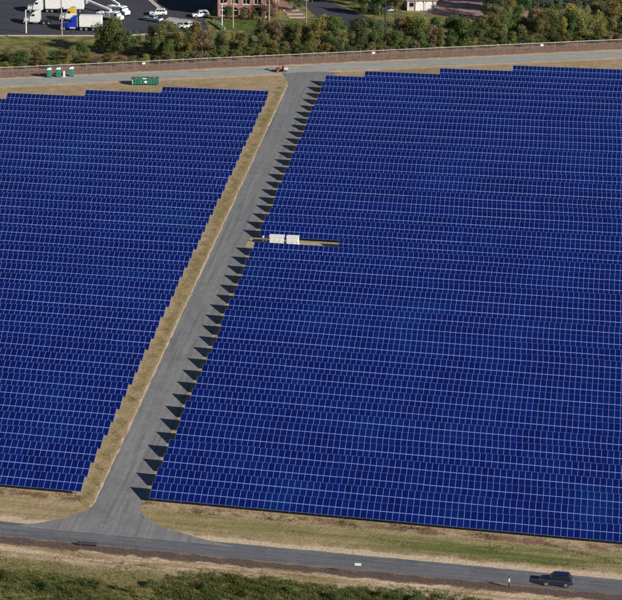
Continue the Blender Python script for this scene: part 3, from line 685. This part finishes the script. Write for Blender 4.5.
M_BRICK = None
def brick_material():
    k = NT('red_brick'); tc = k.n('ShaderNodeTexCoord').outputs['Object']
    mp = k.n('ShaderNodeMapping'); mp.inputs['Rotation'].default_value = (math.pi/2, 0, 0); k.l(tc, mp.inputs[0])
    br = k.n('ShaderNodeTexBrick'); k.l(mp.outputs[0], br.inputs[0]); br.inputs['Scale'].default_value = 4.0
    br.inputs[1].default_value = (.36, .15, .115, 1); br.inputs[2].default_value = (.30, .12, .10, 1); br.inputs[3].default_value = (.45, .38, .33, 1)
    k.l(br.outputs[0], k.b.inputs['Base Color']); k.b.inputs['Roughness'].default_value = .9; return k.m
M_BRICK = brick_material()
def brick_building():
    x0, x1, y0, y1, h = -50.2, -34.6, 221.5, 240, 6.0
    t = thing('brick_building', 'red brick building with arched ground floor and white trimmed windows beside the far lot', 'building', (x0, y0, 0), R(3))
    w = x1-x0; d = y1-y0
    # front wall as piers and bands so that openings are real
    n = 5; bay = w/n; ow = bay*.62
    b = MB(); b.box(0, w, .32, .5, 0, h)                                   # inner dark wall behind the openings
    b.build('inner_wall', M_BLACK, t)
    f = MB()
    for i in range(n+1):
        a = i*bay-(bay-ow)/2 if i else 0; c = i*bay+(bay-ow)/2 if i < n else w
        f.box(max(0, a), min(w, c), 0, .3, 0, 6.1)
    for i in range(n):
        a = i*bay+(bay-ow)/2; c = a+ow
        f.box(a, c, 0, .298, 2.75, 3.7); f.box(a, c, 0, .298, 5.2, 6.1)
        m = 8                                                            # arch spandrels
        for j in range(m):
            u0, u1 = j/m, (j+1)/m; um = (u0+u1)/2; hh = 2.0+.75*math.sqrt(max(0, 1-(2*um-1)**2))
            if hh < 2.74: f.box(a+ow*u0, a+ow*u1, .004, .296, hh, 2.749)
    f.build('wall', M_BRICK, t)
    MB().box(0, .3, .302, d, 0, 6.1).build('wall', M_BRICK, t); MB().box(w-.3, w, .302, d, 0, 6.1).build('wall', M_BRICK, t); MB().box(.302, w-.302, d-.3, d, 0, 6.1).build('wall', M_BRICK, t)
    for i in range(n):
        a = i*bay+(bay-ow)/2; c = a+ow
        wi = MB(); wi.box(a, c, .14, .2, 3.7, 3.8).box(a, c, .14, .2, 5.1, 5.2).box(a, a+.09, .14, .2, 3.8, 5.1).box(c-.09, c, .14, .2, 3.8, 5.1).box((a+c)/2-.04, (a+c)/2+.04, .14, .2, 3.8, 5.1)
        wo = wi.build('window', M_WHITE, t); MB().box(a, c, .205, .225, 3.7, 5.2).build('pane', M_GLASS, wo)
        MB().box(a-.08, c+.08, -.1, .06, 3.58, 3.7).build('sill', M_WHITE, wo)
        dw = MB(); dw.box(a, a+.1, .16, .24, 0, 2.7).box(c-.1, c, .16, .24, 0, 2.7).box(a+.1, c-.1, .16, .24, 1.85, 1.98)
        do = dw.build('arched_opening', M_WHITE, t); MB().box(a, c, .245, .26, .35, 2.7).build('pane', M_GLASS, do)
        MB().box(a+.1, c-.1, .18, .242, 0, .55).build('bulkhead', mat('salmon_panel', (.62, .36, .27), .8, .1, 2), do)
    MB().box(-.25, w+.25, -.25, d+.25, 6.101, 6.5).build('cornice', M_WHITE, t)
    MB().loft([[(-.4, -.4, 6.501), (w+.4, -.4, 6.501), (w+.4, d+.4, 6.501), (-.4, d+.4, 6.501)], [(3, 4.5, 10.5), (w-3, 4.5, 10.5), (w-3, d-4.5, 10.5), (3, d-4.5, 10.5)]]).build('roof', mat('brown_shingle_roof', (.16, .10, .085), .9, .2, 2), t)
brick_building()
def white_building():
    t = thing('white_building', 'low white building with two arched white doors and pinkish roof beyond the tree belt', 'building', (.6, 236.6, 0), R(9))
    w, d, h = 8.2, 9.0, 2.95
    MB().box(0, w, .2, d, 0, h).build('wall', mat('cream_stucco', (.50, .46, .40), .8, .1, 1.5), t)
    for i, cx in enumerate((3.55, 6.05)):
        b = MB(); n = 10; pts = [(cx+1.0*math.cos(math.pi*j/n), 1.75+.9*math.sin(math.pi*j/n)) for j in range(n+1)] + [(cx-1.0, .05), (cx+1.0, .05)]
        b.loft([[(px, .198, pz) for px, pz in pts], [(px, .1, pz) for px, pz in pts]]); dd = b.build('arched_door', M_TROOF, t)
        for q in range(3): MB().box(cx-.9, cx+.9, .085, .102, .6+.6*q, .63+.6*q).build('groove', M_GREYM, dd)
    for a in (0.05, 2.3, 4.68, 7.3): MB().box(a, a+.22, .0, .2, 0, h).build('pilaster', M_WHITE, t)
    win = MB().box(.6, 1.9, .13, .202, 1.1, 2.4).build('window', M_GREYM, t); MB().box(.68, 1.82, .11, .129, 1.18, 2.32).build('pane', M_GLASS, win)
    MB().loft([[(-.4, -.3, h+.001), (w+.4, -.3, h+.001), (w+.4, d+.3, h+.001), (-.4, d+.3, h+.001)], [(-.4, d/2-.1, h+2.2), (w+.4, d/2-.1, h+2.2), (w+.4, d/2+.1, h+2.2), (-.4, d/2+.1, h+2.2)]]).build('roof', mat('pink_brown_roof', (.42, .27, .25), .9, .12, 1.5), t)
white_building()
M_WOOD = mat('weathered_pole_wood', (.36, .26, .19), .85, .15, 2.0)
def pole(name, label, cat, x, y, h, r, m, arm=0, lamp=False):
    t = thing(name, label, cat, (x, y, 0))
    MB().tube([(0, 0, -.3), (0, 0, h)], [r, r*.75], 9).build('shaft', m, t)
    if arm:
        MB().box(-arm, arm, -.06, .06, h-.7, h-.55).build('crossarm', m, t)
        for sx in (-.8, -.3, .3, .8): MB().tube([(sx*arm, 0, h-.55), (sx*arm, 0, h-.35)], .05, 6).build('insulator', M_GREYM, t)
    if lamp:
        MB().tube([(0, 0, h-.1), (.9, 0, h+.1)], .05, 6).build('arm', m, t); MB().box(.7, 1.4, -.16, .16, h+.05, h+.2).build('lamp_head', m, t, bevel=.04)
pole('utility_pole', 'tall tan wooden utility pole at the lot edge by the blue truck', 'pole', -85.9, 184.6, 13.5, .2, M_WOOD, 1.2)
pole('lamp_post', 'pale grey lamp post standing alone on the far left of the truck lot', 'lamp post', -97.9, 195.7, 6.3, .2, M_PIPE, 0, True)
pole('lamp_post', 'white lamp post at the left corner of the brick building', 'lamp post', -47.7, 212.5, 6.0, .13, M_WHITE, 0, True)
pole('utility_pole', 'tan wooden pole before the brick building, nearest the white lamp post', 'pole', -44.3, 209.7, 11, .2, M_WOOD, .9)
pole('utility_pole', 'tan wooden pole at the right corner of the brick building lawn', 'pole', -34.9, 212.3, 11, .2, M_WOOD, .9)
pole('utility_pole', 'slim tan pole where the footpath meets the side road', 'pole', -24.5, 209.4, 9, .14, M_WOOD, .7)
pole('utility_pole', 'dark pole in front of the cars beyond the side road', 'pole', -3.6, 213.8, 11, .2, mat('dark_pole_wood', (.05, .04, .035), .9, .2, 2), .9)
# white guard barrier
t = thing('guard_rail', 'white guard rail slanting down beside the brick building lawn', 'guard rail', (-50.6, 215.8, 0))
d = Vector((4.6, -9.6, 0)); ln = d.length; aa = math.atan2(d.y, d.x)
MB().box(0, ln, -.05, .05, .45, .95, M=Matrix.Rotation(aa, 4, 'Z')).build('beam', M_WHITE, t)
for i in range(5):
    p = d*(i/4*.96+.02); MB().box(p.x-.07, p.x+.07, p.y+.06, p.y+.2, -.2, .9).build('post', M_GREYM, t)

# ------------------------------------------------------------------ trees
def leaf_mat(name, a, b, c):
    k = NT(name); g = k.n('ShaderNodeNewGeometry'); r = g.outputs['Random Per Island']
    oi = k.n('ShaderNodeObjectInfo').outputs['Random']
    col = k.mix(k.step(r, .1, .9), a, b); col = k.mix(k.math('MULTIPLY', k.step(r, .86, .9), .8), col, c)
    hv = k.n('ShaderNodeHueSaturation'); k.l(col, hv.inputs['Color']); k.l(k.math('ADD', .47, k.math('MULTIPLY', oi, .05)), hv.inputs['Hue'])
    k.l(k.math('ADD', .8, k.math('MULTIPLY', oi, .4)), hv.inputs['Value'])
    k.l(hv.outputs[0], k.b.inputs['Base Color']); k.b.inputs['Roughness'].default_value = .7; k.b.inputs['Specular IOR Level'].default_value = .15
    tl = k.n('ShaderNodeBsdfTranslucent'); k.l(hv.outputs[0], tl.inputs[0])
    mx = k.n('ShaderNodeMixShader'); mx.inputs[0].default_value = .42; k.l(k.b.outputs[0], mx.inputs[1]); k.l(tl.outputs[0], mx.inputs[2]); k.l(mx.outputs[0], k.out.inputs[0])
    return k.m
LEAF = {'dark green': leaf_mat('dark_green_leaves', (0.071, 0.118, 0.050), (0.124, 0.177, 0.071), (0.201, 0.224, 0.083)),
        'mid green': leaf_mat('mid_green_leaves', (0.094, 0.147, 0.047), (0.159, 0.212, 0.071), (0.260, 0.260, 0.088)),
        'olive': leaf_mat('olive_leaves', (0.147, 0.159, 0.061), (0.236, 0.236, 0.094), (0.342, 0.295, 0.118)),
        'yellowing': leaf_mat('yellowing_leaves', (0.201, 0.206, 0.061), (0.319, 0.295, 0.094), (0.425, 0.342, 0.106)),
        'russet brown': leaf_mat('russet_leaves', (0.177, 0.136, 0.088), (0.283, 0.212, 0.124), (0.330, 0.271, 0.142))}
M_BARK = mat('grey_brown_bark', (.17, .13, .10), .95, .25, 3.0)
def crown_mesh(seed, shape):
    rs = random.Random(seed); v = []; f = []
    cl = []
    for i in range(rs.randint(19, 24)):
        a = rs.uniform(0, 6.283); z = rs.uniform(.14, .9) if shape != 'bush' else rs.uniform(.1, .85)
        env = {'round': math.sin(math.pi*min(1, max(.12, z*.92+.06)))**.6, 'tall': (1-z)*.75+.3, 'bush': (1-z**2)*.9+.15}[shape]
        rad = env*rs.uniform(.12, .42); cl.append((rad*math.cos(a), rad*math.sin(a), z, rs.uniform(.10, .2)))
    for (cx, cy, cz, cr) in cl:
        for i in range(int(185*(cr/.15)**2)):
            d = Vector((rs.gauss(0, 1), rs.gauss(0, 1), rs.gauss(0, 1))).normalized(); rr_ = cr*rs.uniform(.4, 1.25)
            p = Vector((cx, cy, cz)) + Vector((d.x*rr_, d.y*rr_, d.z*rr_*.8))
            if p.z < .02: continue
            nn = (d + Vector((rs.gauss(0, .5), rs.gauss(0, .5), rs.gauss(0, .5)))).normalized()
            a = nn.cross(Vector((0, 0, 1)) if abs(nn.z) < .9 else Vector((1, 0, 0))).normalized(); b = nn.cross(a)
            th = rs.uniform(0, 6.28); a, b = a*math.cos(th)+b*math.sin(th), b*math.cos(th)-a*math.sin(th)
            s = rs.uniform(.011, .024); o = len(v); v += [p-a*s*1.3, p-b*s*.8+nn*s*.2, p+a*s*1.3, p+b*s*.8]; f.append((o, o+1, o+2, o+3))
    me = bpy.data.meshes.new('crown'); me.from_pydata([tuple(q) for q in v], [], f); me.materials.append(None); me.update()
    tb = MB(); top = .62 if shape != 'bush' else .4
    tb.tube([(0, 0, -.04), (.01, .005, top*.5), (.0, .01, top)], [.026, .018, .008], 7)
    for (cx, cy, cz, cr) in cl[:8]:
        z0 = min(top*.9, max(.08, cz*.55)); tb.tube([(0, 0, z0), (cx*.5, cy*.5, (z0+cz)/2), (cx*.95, cy*.95, cz)], [.011, .007, .003], 5)
    return me, tb.mesh('trunk', M_BARK)
CROWNS = {s: [crown_mesh(100*i+j, s) for j in range(4)] for i, s in enumerate(('round', 'tall', 'bush'))}
tr = random.Random(21)
TREES = []
def tree(x, y, h, w, shape, colour, where):
    TREES.append((x, y, h, w, shape, colour, where))
CC = ['dark green', 'mid green', 'olive', 'yellowing', 'russet brown']
def fq(x, q): return fence_y(x)+q*1.0577
# hand placed ones
tree(-72.2, 179.5, 9.0, 9.8, 'round', 'mid green', 'big')
tree(-70.6, 178.2, 7.4, 7.0, 'round', 'mid green', 'belt'); tree(-74.2, 178.8, 6.4, 6.0, 'bush', 'mid green', 'belt'); tree(-66.0, 178.5, 7.0, 5.0, 'round', 'dark green', 'belt'); tree(-61.5, 179.5, 7.6, 5.2, 'tall', 'dark green', 'belt')
x = -99.0
while x < -77:                                   # low shrubs on the left
    tree(x, fq(x, tr.uniform(8, 13)), tr.uniform(3.2, 5.4), tr.uniform(4, 5.8), 'bush', tr.choice(['dark green', 'olive', 'olive', 'yellowing', 'mid green']), 'belt'); x += tr.uniform(2.0, 3.0)
x = -58.5
while x < 66:                                    # front of the belt
    hh = tr.choice([tr.uniform(3.2, 5.0), tr.uniform(4.6, 6.6), tr.uniform(6.2, 8.8)])
    col = tr.choices(CC, [3, 4, 5, 2.4, .9])[0]
    tree(x, fq(x, tr.uniform(8.0, 10.5)), hh, max(4.2, hh*tr.uniform(.6, 1.05)), tr.choice(['round', 'bush', 'tall', 'tall', 'bush']), col, 'belt'); x += tr.uniform(2.3, 3.3)
x = -57
while x < 66:                                    # back of the belt
    hh = tr.uniform(6.5, 9.2) if not -50 < x < -36 else tr.uniform(5.0, 6.4)
    col = tr.choices(CC, [3, 4, 4.5, 2.6, .9])[0]
    tree(x, fq(x, tr.uniform(12.5, 16)), hh, hh*tr.uniform(.7, .95), tr.choice(['round', 'tall', 'round']), col, 'back'); x += tr.uniform(2.9, 4.0)
x = -100
while x < 66:                                    # undergrowth along the fence
    tree(x, fq(x, tr.uniform(6.2, 8.2)), tr.uniform(1.6, 3.4), tr.uniform(3.4, 5.2), 'bush', tr.choices(CC, [4, 3, 4, 2, 3])[0], 'under'); x += tr.uniform(1.9, 3.2)
x = 12
while x < 68:                                    # woods at the upper right
    for q in (21, 44):
        xx = x + tr.uniform(-1.5, 1.5)
        if xx < 24 + (q-20)*.1 and q < 60: continue
        hh = tr.uniform(6, 9); tree(xx, fq(xx, q+tr.uniform(-2, 2)), hh, hh*tr.uniform(.65, .9), tr.choice(['round', 'tall']), tr.choices(CC, [4, 3, 4, 1.5, 1.5])[0], 'wood')
    x += tr.uniform(4.2, 5.6)
for xx, yy, hh, col in ((-36, 219.4, 6.5, 'russet brown'), (-30.5, 232, 6.5, 'dark green'), (-26.5, 242, 7.5, 'dark green'), (-33, 246, 8, 'dark green'), (-15.5, 240.5, 7.5, 'dark green'), (-12, 246, 8.5, 'dark green'), (-4, 243, 8, 'olive'),
                        (-10.5, 231.0, 7.0, 'dark green'), (-1.8, 231.4, 6.8, 'yellowing'), (-6.5, 229.6, 6.4, 'dark green'), (-18.5, 247, 8, 'mid green'), (-46.6, 217.8, 4.2, 'dark green'), (-42.5, 218.5, 3.6, 'russet brown'), (-39.5, 218.8, 3.4, 'olive'),
                        (24.6, 231.5, 11.5, 'dark green'), (28.5, 238.5, 12.5, 'dark green'), (31, 246, 12.5, 'mid green'), (27, 250, 13, 'dark green')):
    tree(xx, yy, hh, hh*.8, 'round', col, 'far')
TREES.sort(key=lambda a: a[0])
cnt = {}; used_lab = {}
WH = {'big': '', 'belt': 'behind the far fence', 'back': 'at the back of the far belt', 'under': 'low at the far fence foot', 'wood': 'in the upper right woods', 'far': 'among the far lots'}
for (x, y, h, w, shape, colour, where) in TREES:
    if where == 'big': lab = 'largest bushy green tree, beside the blue truck trailer at the lot edge'
    else:
        key = (colour, shape == 'bush', where); cnt[key] = cnt.get(key, 0)+1
        lab = '%s %s %s, %s such from the left' % (colour, 'shrub' if shape == 'bush' else 'tree', WH[where], ordinal(cnt[key]))
    t = thing('shrub' if shape == 'bush' else 'tree', lab, 'shrub' if shape == 'bush' else 'tree', (x, y, 0), tr.uniform(0, 6.28), {'belt': 'trees and shrubs behind the far fence', 'under': 'trees and shrubs behind the far fence', 'back': 'trees and shrubs behind the far fence', 'big': 'trees and shrubs behind the far fence', 'wood': 'trees of the upper right woods', 'far': 'trees around the far buildings'}[where])
    cm, tm = tr.choice(CROWNS[shape])
    c = link('crown', cm, t); c.scale = (w, w, h); c.material_slots[0].link = 'OBJECT'; c.material_slots[0].material = LEAF[colour]
    k_ = link('trunk', tm, t); k_.scale = (w, w, h)

# ------------------------------------------------------------------ grass and weeds
def grass(name, label, n, region, hrange, wid, m, seed, accept):
    rs = random.Random(seed); v = []; f = []
    x0, x1, y0, y1 = region
    for i in range(n):
        x = rs.uniform(x0, x1); y = rs.uniform(y0, y1); p = accept(x, y)
        if rs.random() > p: continue
        z = zt(x, y)-.02; h = rs.uniform(*hrange)*(.55+.6*p)*(.6+.9*max(0, clump(x, y))); nb = 3
        for j in range(nb):
            a = rs.uniform(0, 6.283); ln = h*rs.uniform(.15, .75); ww = wid*rs.uniform(.6, 1.2)
            bx, by = x+rs.uniform(-.15, .15), y+rs.uniform(-.15, .15); dx, dy = math.cos(a), math.sin(a)
            o = len(v); v += [(bx-dy*ww, by+dx*ww, z), (bx+dy*ww, by-dx*ww, z), (bx+dx*ln*.5+dy*ww*.6, by+dy*ln*.5-dx*ww*.6, z+h*.65), (bx+dx*ln, by+dy*ln, z+h)]
            f += [(o, o+1, o+2), (o, o+2, o+3)]
    me = bpy.data.meshes.new(name); me.from_pydata(v, [], f); me.materials.append(m); me.update()
    return tag(link(name, me), label, 'grass', kind='stuff')
def clump(x, y):
    return .5+.5*math.sin(x*1.35+1.9*math.sin(y*.9+.4*x))*math.sin(y*1.6+2.1*math.sin(x*.7-.3*y))
def hsh(x, y): return .5+.25*(math.sin(x*.31+1.7*math.sin(y*.23))+math.sin(y*.67+x*.11+2.0*math.sin(x*.17)))
def acc_weed(x, y):
    edge = -118.6 + 2.6*(hsh(x*.8, 3)-.5) + (1.2 if 6 < x < 40 else 0) - (5.5 if x < -8 else 0)
    return max(0, min(1, (edge-y)/2.0)) * (.2+.5*hsh(x, y)+.35*clump(x, y))
grass('weeds', 'rank green weeds on the bank in front of the near fence', 80000, (-45, 70, -140, -116.5), (.25, .6), .035, leaf_mat('weed_leaves', (.07, .11, .025), (.16, .20, .05), (.30, .24, .10)), 1, acc_weed)
grass('dry_grass', 'straw coloured dry grass on the sandy bank', 26000, (-45, 75, -132, -115.9), (.15, .42), .03, leaf_mat('straw', (.20, .15, .07), (.32, .25, .13), (.12, .11, .04)), 2, lambda x, y: .55*hsh(x*1.7, y*1.3)*(.3+.7*clump(x*1.1+9, y*.8)))
grass('verge_grass', 'short patchy grass on the verge beside the front rows', 16000, (-50, 75, -106.5, -99.4), (.07, .2), .03, leaf_mat('verge_blades', (.06, .075, .02), (.15, .135, .05), (.26, .20, .10)), 3, lambda x, y: max(.03, min(1, (x+25)/70))*hsh(x*1.3, y*2.2)**2)
def acc_far(x, y): return .6*hsh(x*2.1, y*1.7)
rs_ = random.Random(9)
grass('fence_weeds', 'brown dry weeds along the foot of the far fence', 15000, (-112, 78, 140, 235), (.25, .7), .05, leaf_mat('dead_weeds', (.12, .065, .045), (.24, .15, .09), (.13, .12, .045)), 4,
      lambda x, y: (1.0 if -.6 < y-fence_y(x) < 9 else 0)*acc_far(x, y))

grass('roadside_tufts', 'straw and olive tufts on the strip left of the gravel access road', 15000, (-25.5, -22.9, -98, 152), (.06, .22), .03, leaf_mat('roadside_blades', (.14, .125, .05), (.30, .24, .12), (.42, .34, .2)), 5, lambda x, y: (.15+.6*hsh(x*3.1, y*1.9)**2)*(1 if x < -23.5 else .3))
grass('field_edge_tufts', 'scattered dry tufts on bare soil behind the rear panel rows', 12000, (-112, 78, 128, 202), (.08, .3), .035, leaf_mat('edge_blades', (.16, .13, .06), (.34, .26, .15), (.10, .10, .035)), 6, lambda x, y: (1 if 10 < fence_y(x)-y < 24 else (.8 if .6 < fence_y(x)-y < 2.6 else 0))*.5*hsh(x*1.3, y*2.9)**2)
grass('front_edge_tufts', 'dark weedy tufts along the foot of the front panel rows', 9000, (-48, 72, -99.4, -96.4), (.06, .26), .03, leaf_mat('front_edge_blades', (.06, .055, .025), (.16, .13, .06), (.30, .23, .13)), 8, lambda x, y: (0 if -24.6 < x < -15.2 else 1)*hsh(x*1.9, y*2.3)**2*.8)

grass('dead_stems', 'russet dead stems standing among the green weeds on the near bank', 9000, (-45, 70, -140, -118.5), (.4, .85), .03, leaf_mat('dead_stem_blades', (.12, .085, .045), (.25, .18, .09), (.36, .28, .14)), 12, lambda x, y: max(0, clump(x*.6+4, y*.5)-.45)*1.3)
bush_rng = random.Random(31)
for i, (x, y) in enumerate(((-30.5, -127.5), (-24.0, -129.5), (-17.0, -126.8), (-9.5, -125.0), (-2.0, -124.2), (4.5, -125.6), (10.5, -122.6), (17.0, -123.4), (23.5, -121.2), (29.0, -122.0))):
    t = thing('shrub', 'low green shrub on the near bank below the fence, %s from the left' % ordinal(i+1), 'shrub', ground_loc(x, y), bush_rng.uniform(0, 6), 'low shrubs on the near bank')
    cm, tm = bush_rng.choice(CROWNS['bush']); w = bush_rng.uniform(1.8, 3.2); h = bush_rng.uniform(.9, 1.4)
    c = link('crown', cm, t); c.scale = (w, w, h); c.material_slots[0].link = 'OBJECT'; c.material_slots[0].material = LEAF[('mid green', 'dark green', 'olive')[i % 3]]
    k_ = link('trunk', tm, t); k_.scale = (w, w, h)
